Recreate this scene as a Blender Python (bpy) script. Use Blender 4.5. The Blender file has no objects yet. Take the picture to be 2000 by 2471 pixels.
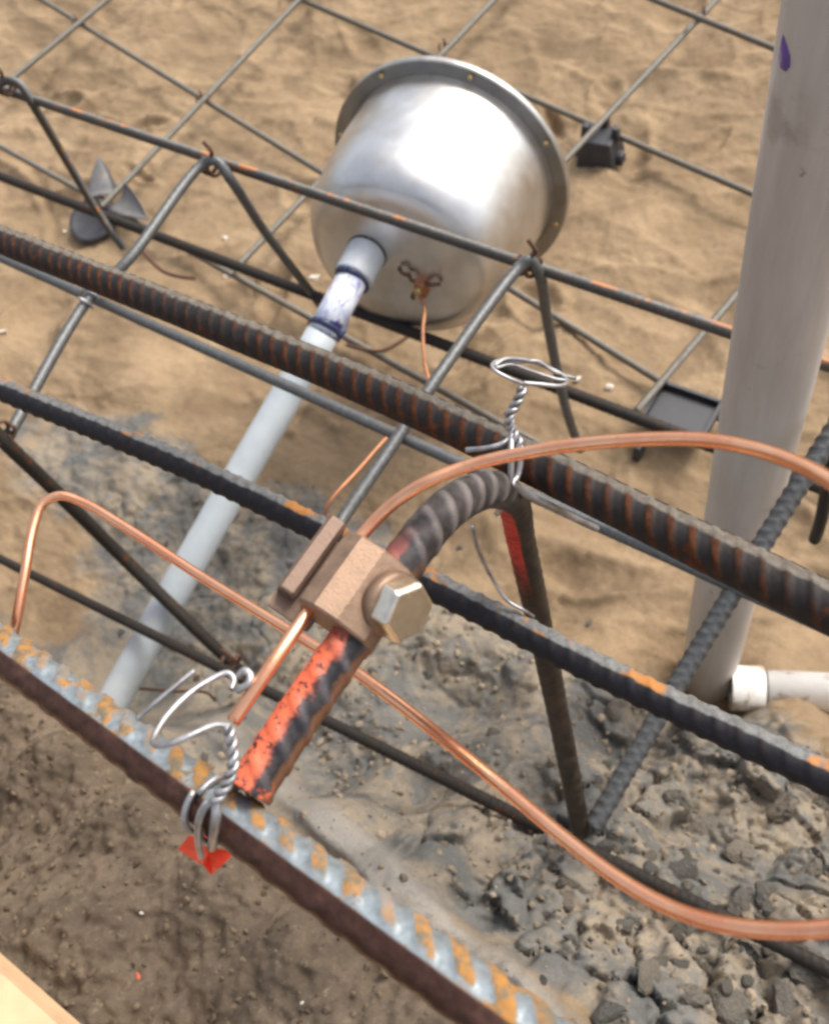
import bpy, bmesh, math, random
import numpy as np
from mathutils import Vector, Matrix, Quaternion

random.seed(7)
np.random.seed(7)
scene = bpy.context.scene
COL = scene.collection

# ------------------------------------------------------------------ camera, sky, sun, exposure
def nrm(v):
    v = np.asarray(v, float)
    return v / np.linalg.norm(v)

UPC = -nrm((467, 1471, 2400))                  # world up seen in camera axes (right, down, forward)
E1 = -nrm((-4500, -2185, 2400))                # direction of the long bars
E1 = nrm(E1 - UPC * E1.dot(UPC))
E2 = np.cross(UPC, E1)
RW = np.stack([E1, E2, UPC])                   # camera axes -> world axes
CAM = np.array([0.0, 0.0, 1.0])
FOC, CX, CY = 2400.0, 1000.0, 1235.5

cam_data = bpy.data.cameras.new('camera')
cam = bpy.data.objects.new('camera', cam_data)
COL.objects.link(cam)
scene.camera = cam
cam_data.sensor_fit = 'VERTICAL'
cam_data.sensor_height = 24.0
cam_data.lens = 24.0 * FOC / 2471.0
cam_data.clip_start = 0.01
cam_data.clip_end = 400.0
_r, _d, _f = RW[:, 0], RW[:, 1], RW[:, 2]
cam.matrix_world = Matrix(((_r[0], -_d[0], -_f[0], CAM[0]), (_r[1], -_d[1], -_f[1], CAM[1]),
                           (_r[2], -_d[2], -_f[2], CAM[2]), (0, 0, 0, 1)))
cam_data.dof.use_dof = True
cam_data.dof.focus_distance = 0.42
cam_data.dof.aperture_fstop = 11.0

SUN_EL, SUN_AZ = math.radians(52), math.radians(72)    # azimuth from +X towards +Y
SUN_DIR = Vector((math.cos(SUN_EL) * math.cos(SUN_AZ), math.cos(SUN_EL) * math.sin(SUN_AZ), math.sin(SUN_EL)))
world = bpy.data.worlds.new('World')
scene.world = world
world.use_nodes = True
wn = world.node_tree
wn.nodes.clear()
sky = wn.nodes.new('ShaderNodeTexSky')
sky.sky_type = 'NISHITA'
sky.sun_disc = False
sky.sun_elevation = SUN_EL
sky.sun_rotation = math.radians(90) - SUN_AZ
sky.dust_density = 5.0
sky.air_density = 1.0
bgn = wn.nodes.new('ShaderNodeBackground')
bgn.inputs['Strength'].default_value = 0.15
won = wn.nodes.new('ShaderNodeOutputWorld')
hsv = wn.nodes.new('ShaderNodeHueSaturation')          # thin high cloud: a paler sky all round
hsv.inputs['Saturation'].default_value = 0.45
wn.links.new(sky.outputs[0], hsv.inputs['Color'])
wn.links.new(hsv.outputs[0], bgn.inputs[0])
wn.links.new(bgn.outputs[0], won.inputs[0])
sun_data = bpy.data.lights.new('sun', 'SUN')
sun_data.energy = 1.45
sun_data.angle = math.radians(20)
sun_data.color = (1.0, 0.95, 0.87)
sun = bpy.data.objects.new('sun', sun_data)
COL.objects.link(sun)
sun.rotation_euler = (-SUN_DIR).to_track_quat('-Z', 'Y').to_euler()
sun.location = (0, 0, 5)
scene.view_settings.view_transform = 'Standard'
scene.view_settings.look = 'None'
scene.view_settings.gamma = 1.0
scene.view_settings.use_curve_mapping = False
scene.view_settings.exposure = 0.80
scene.render.engine = 'CYCLES'
scene.cycles.filter_width = 2.8
scene.cycles.use_denoising = True

# ------------------------------------------------------------------ helpers
def ray(px, py):
    return RW @ np.array([px - CX, py - CY, FOC])

def P(px, py, h):
    """photo point at a drop h below eye height"""
    r = ray(px, py)
    return CAM + r * (h / -r[2])

def Dp(px, py, d):
    """photo point at distance d along the optical axis"""
    return CAM + ray(px, py) * (d / FOC)

def ext(p, q, a, b):
    u = nrm(q - p)
    return [p - u * a, q + u * b]

def tag(o, label=None, cat=None, group=None, kind=None):
    if label: o['label'] = label
    if cat: o['category'] = cat
    if group: o['group'] = group
    if kind: o['kind'] = kind
    return o

def make(name, V, F, mat, parent=None, smooth=True, attrs=None, origin=None):
    V = np.asarray(V, float)
    if origin is None:
        origin = np.zeros(3) if parent is not None else V[V[:, 2].argmin()].copy()
    if parent is not None:
        inv = parent.matrix_world.inverted()
        V = V @ np.array(inv.to_3x3()).T + np.array(inv.translation)
        origin = np.zeros(3)
    me = bpy.data.meshes.new(name)
    me.from_pydata((V - origin).tolist(), [], F)
    me.update()
    if attrs:
        for k, a in attrs.items():
            at = me.attributes.new(k, 'FLOAT', 'POINT')
            at.data.foreach_set('value', np.asarray(a, np.float32))
    if smooth:
        me.polygons.foreach_set('use_smooth', [True] * len(me.polygons))
    me.materials.append(mat)
    o = bpy.data.objects.new(name, me)
    COL.objects.link(o)
    if parent is not None:
        o.parent = parent
    else:
        o.location = origin
    return o

def sub(o):
    bpy.context.view_layer.update()
    return o

def empty(name, loc):
    o = bpy.data.objects.new(name, None)
    o.empty_display_size = 0.02
    COL.objects.link(o)
    o.matrix_world = Matrix.Translation(Vector(loc))
    return o

class MB:
    def __init__(s): s.V, s.F, s.A = [], [], {}
    def add(s, V, F, **attrs):
        n = len(s.V)
        s.V.extend([tuple(v) for v in V])
        s.F.extend([tuple(i + n for i in f) for f in F])
        for k, a in attrs.items(): s.A.setdefault(k, []).extend(list(a))
        return s
    def build(s, name, mat, parent=None, smooth=True, origin=None):
        return make(name, s.V, s.F, mat, parent, smooth, s.A or None, origin)

def spline(pts, n=12):
    pts = [np.asarray(p, float) for p in pts]
    if len(pts) == 2:
        return np.array([pts[0] + (pts[1] - pts[0]) * t for t in np.linspace(0, 1, n + 1)])
    Q = [2 * pts[0] - pts[1]] + pts + [2 * pts[-1] - pts[-2]]
    out = []
    for i in range(1, len(Q) - 2):
        p0, p1, p2, p3 = Q[i - 1:i + 3]
        t0 = 0.0
        t1 = t0 + max(np.linalg.norm(p1 - p0), 1e-6) ** .5
        t2 = t1 + max(np.linalg.norm(p2 - p1), 1e-6) ** .5
        t3 = t2 + max(np.linalg.norm(p3 - p2), 1e-6) ** .5
        for t in np.linspace(t1, t2, n, endpoint=False):
            a1 = (t1 - t) / (t1 - t0) * p0 + (t - t0) / (t1 - t0) * p1
            a2 = (t2 - t) / (t2 - t1) * p1 + (t - t1) / (t2 - t1) * p2
            a3 = (t3 - t) / (t3 - t2) * p2 + (t - t2) / (t3 - t2) * p3
            b1 = (t2 - t) / (t2 - t0) * a1 + (t - t0) / (t2 - t0) * a2
            b2 = (t3 - t) / (t3 - t1) * a2 + (t - t1) / (t3 - t1) * a3
            out.append((t2 - t) / (t2 - t1) * b1 + (t - t1) / (t2 - t1) * b2)
    out.append(pts[-1])
    return np.array(out)

def resample(path, step):
    path = np.asarray(path, float)
    s = np.concatenate([[0], np.cumsum(np.linalg.norm(np.diff(path, axis=0), axis=1))])
    n = max(2, int(round(s[-1] / step)) + 1)
    t = np.linspace(0, s[-1], n)
    return np.stack([np.interp(t, s, path[:, k]) for k in range(3)], 1), t

def frames(C, up=None):
    T = np.gradient(C, axis=0)
    T /= np.linalg.norm(T, axis=1)[:, None]
    if up is None:
        up = np.array([0, 0, 1.0]) if abs(T[0][2]) < .9 else np.array([0, 1.0, 0])
    U = np.zeros_like(C)
    u = up - T[0] * up.dot(T[0])
    for i in range(len(C)):
        u = u - T[i] * u.dot(T[i])
        u = u / np.linalg.norm(u)
        U[i] = u
    return T, U, np.cross(T, U)

def tube_faces(m, n, cap=True):
    F = []
    for i in range(m - 1):
        a, b = i * n, (i + 1) * n
        for j in range(n):
            k = (j + 1) % n
            F.append((a + j, a + k, b + k, b + j))
    if cap:
        F.append(tuple(range(n - 1, -1, -1)))
        F.append(tuple((m - 1) * n + j for j in range(n)))
    return F

def sweep(path, r, n=10, up=None, cap=True):
    C = np.asarray(path, float)
    T, U, B = frames(C, up)
    r = np.broadcast_to(np.asarray(r, float), (len(C),))
    th = np.linspace(0, 2 * math.pi, n, endpoint=False)
    V = C[:, None] + r[:, None, None] * (np.cos(th)[None, :, None] * U[:, None] + np.sin(th)[None, :, None] * B[:, None])
    return V.reshape(-1, 3), tube_faces(len(C), n, cap)

def smooth01(a, b, x):
    t = np.clip((x - a) / (b - a), 0, 1)
    return t * t * (3 - 2 * t)

def rebar(name, path, dia, mat, label, cat='rebar', group=None, n=18, step=None, pitch=.62, rib=.11, rot=0.3, twist=1.0, parent=None, up=None, paint=None, flat_side=None, ribw=.52):
    """a deformed reinforcing bar: slanted ribs on two halves, two lengthwise ribs"""
    R = dia / 2
    step = step or dia * .085
    C, s = resample(path, step)
    T, U, B = frames(C, up)
    th = np.linspace(0, 2 * math.pi, n, endpoint=False)
    TH = (th[None, :] - rot) % (2 * math.pi)
    half = (TH >= math.pi)
    loc = (TH % math.pi) / math.pi
    u = s[:, None] / (pitch * dia) + np.where(half, -1, 1) * loc * twist + np.where(half, .5, 0)
    v = np.abs((u % 1.0) - .5) * 2
    rb = smooth01(ribw, ribw + .26, v) * smooth01(.02, .14, loc) * smooth01(.02, .14, 1 - loc)
    if flat_side is not None: rb = rb * np.where(np.sin(th)[None, :] > .05, flat_side, 1.0)
    lg = np.maximum(1 - loc / .07, 0) + np.maximum(1 - (1 - loc) / .07, 0)
    wob = 1 + .012 * np.sin(s * 71 + 1.3)[:, None] + np.random.normal(0, .006, (len(s), n))
    rb_amp = rib(s)[:, None] if callable(rib) else rib
    rad = R * (wob + rb_amp * (rb + .9 * np.clip(lg, 0, 1)))
    V = C[:, None] + rad[..., None] * (np.cos(th)[None, :, None] * U[:, None] + np.sin(th)[None, :, None] * B[:, None])
    at = {'rib': np.maximum(rb, np.clip(lg, 0, 1) * .6).ravel(),
          'cs': np.broadcast_to(np.cos(th), (len(s), n)).ravel(),
          'sn': np.broadcast_to(np.sin(th), (len(s), n)).ravel(),
          'along': np.broadcast_to(s[:, None], (len(s), n)).ravel()}
    if paint is not None:
        NN = np.cos(th)[None, :, None] * U[:, None] + np.sin(th)[None, :, None] * B[:, None]
        at['paint'] = (NN @ nrm(paint)).ravel()
    o = make(name, V.reshape(-1, 3), tube_faces(len(C), n), mat, parent, True, at)
    if label: tag(o, label, cat, group)
    return o

def helix_pair(mb, path, r_wire, r_off, pitch, n=7, strands=2, phase=0.0):
    C, s = resample(path, pitch / 10)
    T, U, B = frames(C)
    for k in range(strands):
        a = 2 * math.pi * s / pitch + k * 2 * math.pi / strands + phase
        Q = C + r_off * (np.cos(a)[:, None] * U + np.sin(a)[:, None] * B)
        mb.add(*sweep(Q, r_wire, n))

def ring_path(c, axis, R, a0=0, a1=2 * math.pi, n=28, drift=0.0, ref=None):
    axis = nrm(axis)
    ref = np.array([0, 0, 1.0]) if ref is None else np.asarray(ref, float)
    u = nrm(ref - axis * ref.dot(axis))
    v = np.cross(axis, u)
    t = np.linspace(a0, a1, n)
    return c + R * (np.cos(t)[:, None] * u + np.sin(t)[:, None] * v) + axis * (np.linspace(-.5, .5, n) * drift)[:, None]

def lathe(profile, c, axis, n=72, closed=False):
    axis = nrm(axis)
    ref = np.array([0, 0, 1.0]) if abs(axis[2]) < .9 else np.array([1.0, 0, 0])
    u = nrm(ref - axis * ref.dot(axis))
    v = np.cross(axis, u)
    th = np.linspace(0, 2 * math.pi, n, endpoint=False)
    V, F = [], []
    for a, r in profile:
        for t in th:
            V.append(c + axis * a + r * (math.cos(t) * u + math.sin(t) * v))
    m = len(profile)
    for i in range(m - 1 if not closed else m):
        i2 = (i + 1) % m
        for j in range(n):
            k = (j + 1) % n
            F.append((i * n + j, i * n + k, i2 * n + k, i2 * n + j))
    return np.array(V), F

def extrude_poly(poly, o, ax, ay, az, l0, l1):
    """polygon (x, y) in axes ax, ay swept from l0 to l1 along az, with small bevelled ends"""
    poly = np.array(poly, float)
    cen = poly.mean(0)
    V, F = [], []
    rows = [(l0, .93), (l0 + .0007, 1.0), (l1 - .0007, 1.0), (l1, .93)]
    m = len(poly)
    for l, sc in rows:
        for q in cen + (poly - cen) * sc:
            V.append(o + ax * q[0] + ay * q[1] + az * l)
    for i in range(3):
        for j in range(m):
            k = (j + 1) % m
            F.append((i * m + j, i * m + k, (i + 1) * m + k, (i + 1) * m + j))
    F.append(tuple(range(m - 1, -1, -1)))
    F.append(tuple(3 * m + j for j in range(m)))
    return V, F

# ------------------------------------------------------------------ materials
def lin(r, g, b):
    f = lambda c: (c / 255) / 12.92 if c / 255 < .04045 else ((c / 255 + .055) / 1.055) ** 2.4
    return (f(r), f(g), f(b), 1.0)

class Mat:
    def __init__(s, name, rough=.6, metal=0.0, color=(.5, .5, .5, 1), spec=.5):
        s.m = bpy.data.materials.new(name)
        s.m.use_nodes = True
        s.t = s.m.node_tree
        s.b = s.t.nodes['Principled BSDF']
        s.b.inputs['Roughness'].default_value = rough
        s.b.inputs['Metallic'].default_value = metal
        s.b.inputs['Base Color'].default_value = color
        s.b.inputs['Specular IOR Level'].default_value = spec
        s.tc = s.t.nodes.new('ShaderNodeTexCoord')
    def put(s, sock, v):
        if v is None: return
        if isinstance(v, bpy.types.NodeSocket): s.t.links.new(v, sock)
        else: sock.default_value = v
    def attr(s, name):
        n = s.t.nodes.new('ShaderNodeAttribute'); n.attribute_name = name
        return n.outputs['Fac']
    def mapped(s, scale=(1, 1, 1), rot=(0, 0, 0)):
        n = s.t.nodes.new('ShaderNodeMapping')
        n.inputs['Scale'].default_value = scale; n.inputs['Rotation'].default_value = rot
        s.t.links.new(s.tc.outputs['Object'], n.inputs[0])
        return n.outputs[0]
    def noise(s, scale, detail=5, rough=.6, vec=None, dist=0.0):
        n = s.t.nodes.new('ShaderNodeTexNoise')
        n.inputs['Scale'].default_value = scale; n.inputs['Detail'].default_value = detail
        n.inputs['Roughness'].default_value = rough; n.inputs['Distortion'].default_value = dist
        s.put(n.inputs['Vector'], vec if vec is not None else s.tc.outputs['Object'])
        return n.outputs['Fac']
    def voro(s, scale, feature='F1', vec=None):
        n = s.t.nodes.new('ShaderNodeTexVoronoi'); n.feature = feature
        n.inputs['Scale'].default_value = scale
        s.put(n.inputs['Vector'], vec if vec is not None else s.tc.outputs['Object'])
        return n.outputs['Distance']
    def rng(s, v, a, b, lo=0.0, hi=1.0, smooth=True):
        n = s.t.nodes.new('ShaderNodeMapRange')
        n.interpolation_type = 'SMOOTHSTEP' if smooth else 'LINEAR'
        s.put(n.inputs['Value'], v)
        n.inputs['From Min'].default_value = a; n.inputs['From Max'].default_value = b
        n.inputs['To Min'].default_value = lo; n.inputs['To Max'].default_value = hi
        return n.outputs['Result']
    def math(s, op, a, b=None):
        n = s.t.nodes.new('ShaderNodeMath'); n.operation = op; n.use_clamp = False
        s.put(n.inputs[0], a); s.put(n.inputs[1], b)
        return n.outputs[0]
    def mix(s, f, a, b):
        n = s.t.nodes.new('ShaderNodeMix'); n.data_type = 'RGBA'
        s.put(n.inputs['Factor'], f); s.put(n.inputs['A'], a); s.put(n.inputs['B'], b)
        return n.outputs['Result']
    def scalec(s, col, f):
        n = s.t.nodes.new('ShaderNodeVectorMath'); n.operation = 'SCALE'
        s.put(n.inputs[0], tuple(col)[:3] if isinstance(col, tuple) else col); s.put(n.inputs['Scale'], f)
        return n.outputs[0]
    def bump(s, h, strength=.5, dist=.001, prev=None):
        n = s.t.nodes.new('ShaderNodeBump')
        n.inputs['Strength'].default_value = strength; n.inputs['Distance'].default_value = dist
        s.put(n.inputs['Height'], h)
        if prev is not None: s.t.links.new(prev, n.inputs['Normal'])
        return n.outputs[0]
    def set(s, **kw):
        for k, v in kw.items():
            s.put(s.b.inputs[{'color': 'Base Color', 'rough': 'Roughness', 'metal': 'Metallic', 'normal': 'Normal'}[k]], v)
        return s.m

def mat_ground():
    m = Mat('sand and soil', rough=.95, spec=.15)
    grey, soil, dark = m.attr('grey'), m.attr('soil'), m.attr('pit_tone')
    n1, n2, n3 = m.noise(9, 5, .62), m.noise(60, 4, .65), m.noise(420, 2, .7)
    sand = m.mix(m.rng(n1, .34, .66), (.215, .150, .089, 1), (.305, .217, .131, 1))
    sand = m.mix(m.rng(m.noise(7, 5, .7, m.mapped((1, 2.6, 1), (0, 0, .5)), .6),   .48, .66, 0, .75), sand, (.165, .114, .068, 1))
    sand = m.mix(m.rng(n2, .50, .80, 0, .6), sand, (.20, .135, .076, 1))
    cl = m.mix(m.rng(m.noise(13, 6, .7, None, .8), .40, .60), (.120, .117, .108, 1), (.250, .205, .150, 1))
    cl = m.mix(m.rng(m.noise(55, 5, .7), .50, .64, 0, .8), cl, (.145, .142, .134, 1))
    cl = m.mix(m.rng(m.noise(90, 3, .6), .66, .74, 0, .5), cl, (.06, .056, .05, 1))
    gm = m.rng(m.math('ADD', grey, m.math('MULTIPLY', m.math('SUBTRACT', m.noise(17, 5, .65), .5), 1.1)), .35, .65)
    c = m.mix(gm, sand, cl)
    so = m.mix(m.rng(m.noise(22, 5, .7), .36, .64), (.098, .074, .052, 1), (.155, .117, .082, 1))
    so = m.mix(m.rng(m.noise(150, 4, .7), .56, .72, 0, .7), so, (.235, .18, .122, 1))
    c = m.mix(soil, c, so)
    c = m.mix(m.math('MULTIPLY', m.attr('strip'), m.rng(m.noise(40, 4, .6), .3, .6, .55, 1.0)), c, (.27, .245, .21, 1))
    c = m.mix(m.math('MULTIPLY', dark, .55), c, (.09, .065, .042, 1))
    grain = m.rng(n3, .3, .7, .88, 1.1, False)
    c = m.scalec(c, grain)
    nb = m.bump(n2, .35, .006)
    nb = m.bump(n3, .25, .0012, nb)
    return m.set(color=c, normal=nb)

def mat_clod():
    m = Mat('dry clay clods', rough=.96, spec=.1)
    oi = m.t.nodes.new('ShaderNodeObjectInfo')
    base = m.mix(oi.outputs['Random'], (.100, .097, .090, 1), (.235, .192, .140, 1))
    c = m.mix(m.rng(m.noise(9, 5, .7), .4, .65), base, (.15, .142, .125, 1))
    c = m.scalec(c, m.rng(m.noise(14, 3, .7), .3, .7, .75, 1.25, False))
    return m.set(color=c, normal=m.bump(m.noise(7, 5, .7), .9, .004))

def mat_grain(a, b):
    m = Mat('loose crumbs', rough=.95, spec=.1)
    c = m.mix(m.rng(m.noise(35, 3), .35, .65), a, b)
    return m.set(color=c)

def mat_bar(name, steel, rust, rust2, flat_rust=.45, rib_rust=.8, dust_lit=None, dust_lit_top=(.55, .95), side=None, rough=.55, metal=.35, scale=1.0, top_rust=None, spec=.5):
    """mill-scaled bar: steel in the flats, rust on ribs and in patches, pale dusty strip that also paints in the lit far top edge"""
    m = Mat(name, rough=rough, metal=metal, spec=spec)
    rib, cs, sn = m.attr('rib'), m.attr('cs'), m.attr('sn')
    n1, n2, n3 = m.noise(55 * scale, 6, .7), m.noise(260 * scale, 5, .7), m.noise(14 * scale, 4, .6)
    st = m.scalec(steel, m.rng(n2, .3, .7, .7, 1.3, False))
    ru = m.mix(m.rng(n2, .38, .62), rust, rust2)
    f = m.math('ADD', m.rng(n1, .62 - .25 * flat_rust, .80 - .25 * flat_rust), m.math('MULTIPLY', rib, m.rng(n3, .3, .65, .25 * rib_rust, rib_rust)))
    f = m.rng(f, .15, .75)
    c = m.mix(f, st, ru)
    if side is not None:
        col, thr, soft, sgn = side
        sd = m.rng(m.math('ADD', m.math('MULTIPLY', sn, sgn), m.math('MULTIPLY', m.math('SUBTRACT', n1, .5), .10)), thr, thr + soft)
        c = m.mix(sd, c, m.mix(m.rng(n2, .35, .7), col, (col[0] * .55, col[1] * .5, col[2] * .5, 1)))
    if dust_lit is not None:
        up = m.math('SUBTRACT', m.math('MULTIPLY', cs, .84), m.math('MULTIPLY', sn, .54))  # dusty strip tilted to the far side, painting the lit edge into the colour
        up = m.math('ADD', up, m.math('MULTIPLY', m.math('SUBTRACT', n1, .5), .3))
        dcol = m.mix(m.rng(n2, .35, .65), dust_lit, (dust_lit[0] * .62, dust_lit[1] * .6, dust_lit[2] * .58, 1))
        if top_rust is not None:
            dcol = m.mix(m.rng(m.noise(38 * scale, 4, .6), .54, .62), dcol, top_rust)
        dm = m.rng(up, *dust_lit_top)
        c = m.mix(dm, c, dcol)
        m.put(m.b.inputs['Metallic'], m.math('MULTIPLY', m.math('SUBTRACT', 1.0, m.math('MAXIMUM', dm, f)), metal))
    else:
        m.put(m.b.inputs['Metallic'], m.math('MULTIPLY', m.math('SUBTRACT', 1.0, f), metal))
    m.set(color=c, rough=m.rng(f, 0, 1, rough, .9), normal=m.bump(n2, .35, .0006))
    return m.m

def mat_copper(name='bare copper', scratch=1.0):
    m = Mat(name, rough=.34, metal=.95)
    n1, n2 = m.noise(45, 5, .6), m.noise(600, 3, .6)
    c = m.mix(m.rng(n1, .35, .68), (.98, .52, .31, 1), (.90, .38, .21, 1))
    c = m.mix(m.rng(n2, .58, .78, 0, .4), c, (.45, .16, .08, 1))
    return m.set(color=c, rough=m.rng(n1, .3, .7, .16, .28), normal=m.bump(n2, .15, .0003))

def mat_plain(name, col, rough=.6, metal=0.0, var=.25, scale=40, bump=.2, bd=.001, dirt=None, spec=.5):
    m = Mat(name, rough=rough, metal=metal, spec=spec)
    n1 = m.noise(scale, 5, .65)
    c = m.scalec(col, m.rng(n1, .3, .7, 1 - var, 1 + var, False))
    if dirt is not None:
        c = m.mix(m.rng(m.noise(scale * .45, 6, .7), dirt[1], dirt[1] + .15, 0, dirt[2]), c, dirt[0])
    return m.set(color=c, rough=m.rng(n1, .3, .7, rough * .85, min(1, rough * 1.15), False), normal=m.bump(m.noise(scale * 6, 4), bump, bd))

M = {}
M['ground'] = mat_ground()
M['clod'] = mat_clod()
M['crumb'] = mat_grain((.15, .12, .088, 1), (.31, .25, .18, 1))
M['soil_crumb'] = mat_grain((.09, .066, .044, 1), (.20, .15, .10, 1))
ORG = (.50, .19, .035, 1)
M['bar_near'] = mat_bar('blue grey bar with ochre rust', (.245, .283, .300, 1), (.36, .165, .035, 1), (.13, .112, .078, 1),  .52, 1.0,
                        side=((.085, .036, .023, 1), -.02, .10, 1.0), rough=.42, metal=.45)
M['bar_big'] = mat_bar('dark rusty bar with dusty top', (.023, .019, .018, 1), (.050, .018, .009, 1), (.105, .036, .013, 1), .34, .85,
                       dust_lit=(.155, .135, .11, 1), dust_lit_top=(.86, .95), rough=.62, metal=.1, spec=.25)  # dusty top strip doubles as painted light on the far edge
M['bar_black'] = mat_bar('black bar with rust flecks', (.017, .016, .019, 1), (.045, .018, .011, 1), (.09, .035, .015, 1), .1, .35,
                         dust_lit=(.19, .192, .188, 1), dust_lit_top=(.80, .90), rough=.62, metal=.1, spec=.22, top_rust=(.40, .17, .045, 1))  # grey strip: a dusty film plus painted light along the top edge
M['bar_grey'] = mat_bar('grey steel bar', (.118, .120, .118, 1), (.17, .075, .035, 1), (.13, .07, .04, 1), .10, .25, rough=.48, metal=.55)
M['bar_mid'] = mat_bar('brown grey steel bar', (.065, .060, .052, 1), (.22, .085, .028, 1), (.08, .038, .02, 1), .35, .4,
                       dust_lit=(.17, .165, .155, 1), dust_lit_top=(.60, .85), rough=.55, metal=.35, top_rust=(.42, .16, .05, 1))
M['bar_dark'] = mat_bar('dark steel bar', (.026, .022, .018, 1), (.10, .04, .015, 1), (.045, .022, .012, 1), .3, .4, rough=.62, metal=.1, spec=.25)
M['bar_floor'] = mat_bar('dusty floor bar', (.115, .10, .078, 1), (.15, .08, .036, 1), (.09, .055, .03, 1), .35, .3,
                         dust_lit=(.19, .175, .145, 1), dust_lit_top=(.55, .9), rough=.6, metal=.25)
M['tie'] = mat_plain('galvanised tie wire', (.40, .395, .40, 1), .42, .8, .45, 120)
M['tie_rust'] = mat_plain('rusty tie wire', (.11, .055, .035, 1), .8, .2, .4, 120)
M['copper'] = mat_copper()
M['copper_dull'] = mat_plain('dull copper', (.42, .19, .10, 1), .5, .7, .3, 60)
M['bronze'] = mat_plain('cast bronze', (.27, .178, .120, 1), .50, .65, .25, 220, .35, .0006)
M['bronze_dark'] = mat_plain('cast bronze jaw', (.22, .150, .112, 1), .55, .65, .18, 220, .35, .0006)
M['bolt'] = mat_plain('bright brass bolt', (.80, .73, .60, 1), .24, 1.0, .12, 300, .3, .0004)
M['plastic'] = mat_plain('black plastic', (.034, .034, .039, 1), .5, 0, .3, 60, dirt=((.20, .16, .11, 1), .62, .5))
M['plastic_grey'] = mat_plain('grey plastic', (.15, .145, .142, 1), .55, 0, .2, 60, dirt=((.32, .25, .17, 1), .55, .5))
M['ribbon'] = mat_plain('fluorescent red tape', (.95, .06, .02, 1), .5, 0, .2, 120)
M['wood'] = mat_plain('pale form board', (.72, .47, .27, 1), .75, 0, .12, 30)
M['brass_screw'] = mat_plain('brass screw', (.62, .48, .22, 1), .35, .9, .1, 100)
M['rubber'] = mat_plain('dark gasket', (.035, .034, .032, 1), .7, 0, .2, 60)
M['bluegum'] = mat_plain('blue pipe glue', (.022, .030, .085, 1), .35, 0, .3, 120)
M['pebble'] = mat_plain('pale pebble', (.58, .53, .45, 1), .8, 0, .2, 150)
M['flake'] = mat_plain('orange paint flake', (.75, .17, .09, 1), .7, 0, .2, 150)

def mat_ubar():
    m = Mat('bar with orange marking paint', rough=.55, metal=.25)
    rib, sn, al = m.attr('rib'), m.attr('paint'), m.attr('along')
    n1, n2 = m.noise(120, 6, .7), m.noise(420, 4, .7)
    st = m.mix(m.rng(n1, .40, .66), (.050, .042, .041, 1), (.125, .105, .098, 1))
    st = m.mix(m.math('MULTIPLY', rib, .45), st, (.16, .135, .125, 1))
    st = m.mix(m.math('MULTIPLY', m.rng(al, .10, .08), .8), st, m.mix(m.rng(n1, .42, .62), (.018, .018, .024, 1), (.060, .052, .055, 1)))
    st = m.scalec(st, m.rng(rib, 0, 1, .62, 1.35, False))
    leg = m.rng(al, .135, .175)
    st = m.mix(leg, st, m.mix(m.rng(n1, .4, .6), (.022, .016, .011, 1), (.060, .040, .024, 1)))
    st = m.mix(m.math('MULTIPLY', m.rng(m.math('ADD', sn, m.math('MULTIPLY', m.math('SUBTRACT', n1, .5), 1.0)), -.45, -.75), m.rng(al, .09, .07)), st, (.20, .095, .05, 1))
    # orange spray on the one flank of the free end, red spray on the upper leg
    edge = m.math('MULTIPLY', m.math('SUBTRACT', n1, .5), 1.6)
    a = m.rng(m.math('ADD', m.math('ADD', sn, edge), m.math('MULTIPLY', m.math('SUBTRACT', n2, .5), .9)), .02, .42)
    a = m.math('MULTIPLY', a, m.rng(m.math('ADD', al, m.math('MULTIPLY', edge, .02)), .074, .040))
    ends = m.rng(al, .007, .002)
    a = m.math('MAXIMUM', a, m.math('MULTIPLY', ends, m.rng(n1, .50, .42)))
    a = m.math('MULTIPLY', a, m.rng(n2, .64, .54))
    c = m.mix(a, st, m.mix(m.rng(n2, .4, .7), (.70, .145, .062, 1), (.50, .095, .05, 1)))
    pink = m.math('MULTIPLY', m.rng(m.math('ADD', sn, edge), .2, .4), m.math('MULTIPLY', m.rng(al, .045, .06), m.rng(al, .095, .075)))
    c = m.mix(m.math('MULTIPLY', pink, .75), c, (.36, .10, .075, 1))
    b = m.math('MULTIPLY', m.rng(m.math('ADD', sn, m.math('MULTIPLY', edge, .35)), -.34, -.22), m.math('MULTIPLY', m.rng(al, .158, .166), m.rng(m.math('ADD', al, m.math('MULTIPLY', edge, .03)), .275, .225)))
    c = m.mix(b, c, m.mix(m.rng(n1, .42, .62), (.52, .032, .014, 1), (.33, .022, .012, 1)))
    return m.set(color=c, rough=m.rng(n1, .3, .7, .45, .75), normal=m.bump(n2, .4, .0006), metal=m.math('MULTIPLY', m.math('SUBTRACT', 1.0, m.math('MAXIMUM', a, b)), .3))
M['ubar'] = mat_ubar()

def mat_pvc_post():
    m = Mat('weathered grey pvc', rough=.5)
    st = m.noise(6, 6, .65, m.mapped((9, 9, 1.2)))
    c = m.mix(m.rng(st, .3, .7), (.43, .385, .34, 1), (.54, .49, .44, 1))
    c = m.mix(m.rng(m.noise(22, 5, .6), .60, .74, 0, .55), c, (.26, .21, .165, 1))
    c = m.mix(m.rng(m.noise(70, 3, .6), .70, .76, 0, .7), c, (.16, .13, .11, 1))
    return m.set(color=c, normal=m.bump(m.noise(200, 3), .1, .0004))
M['post'] = mat_pvc_post()

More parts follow.
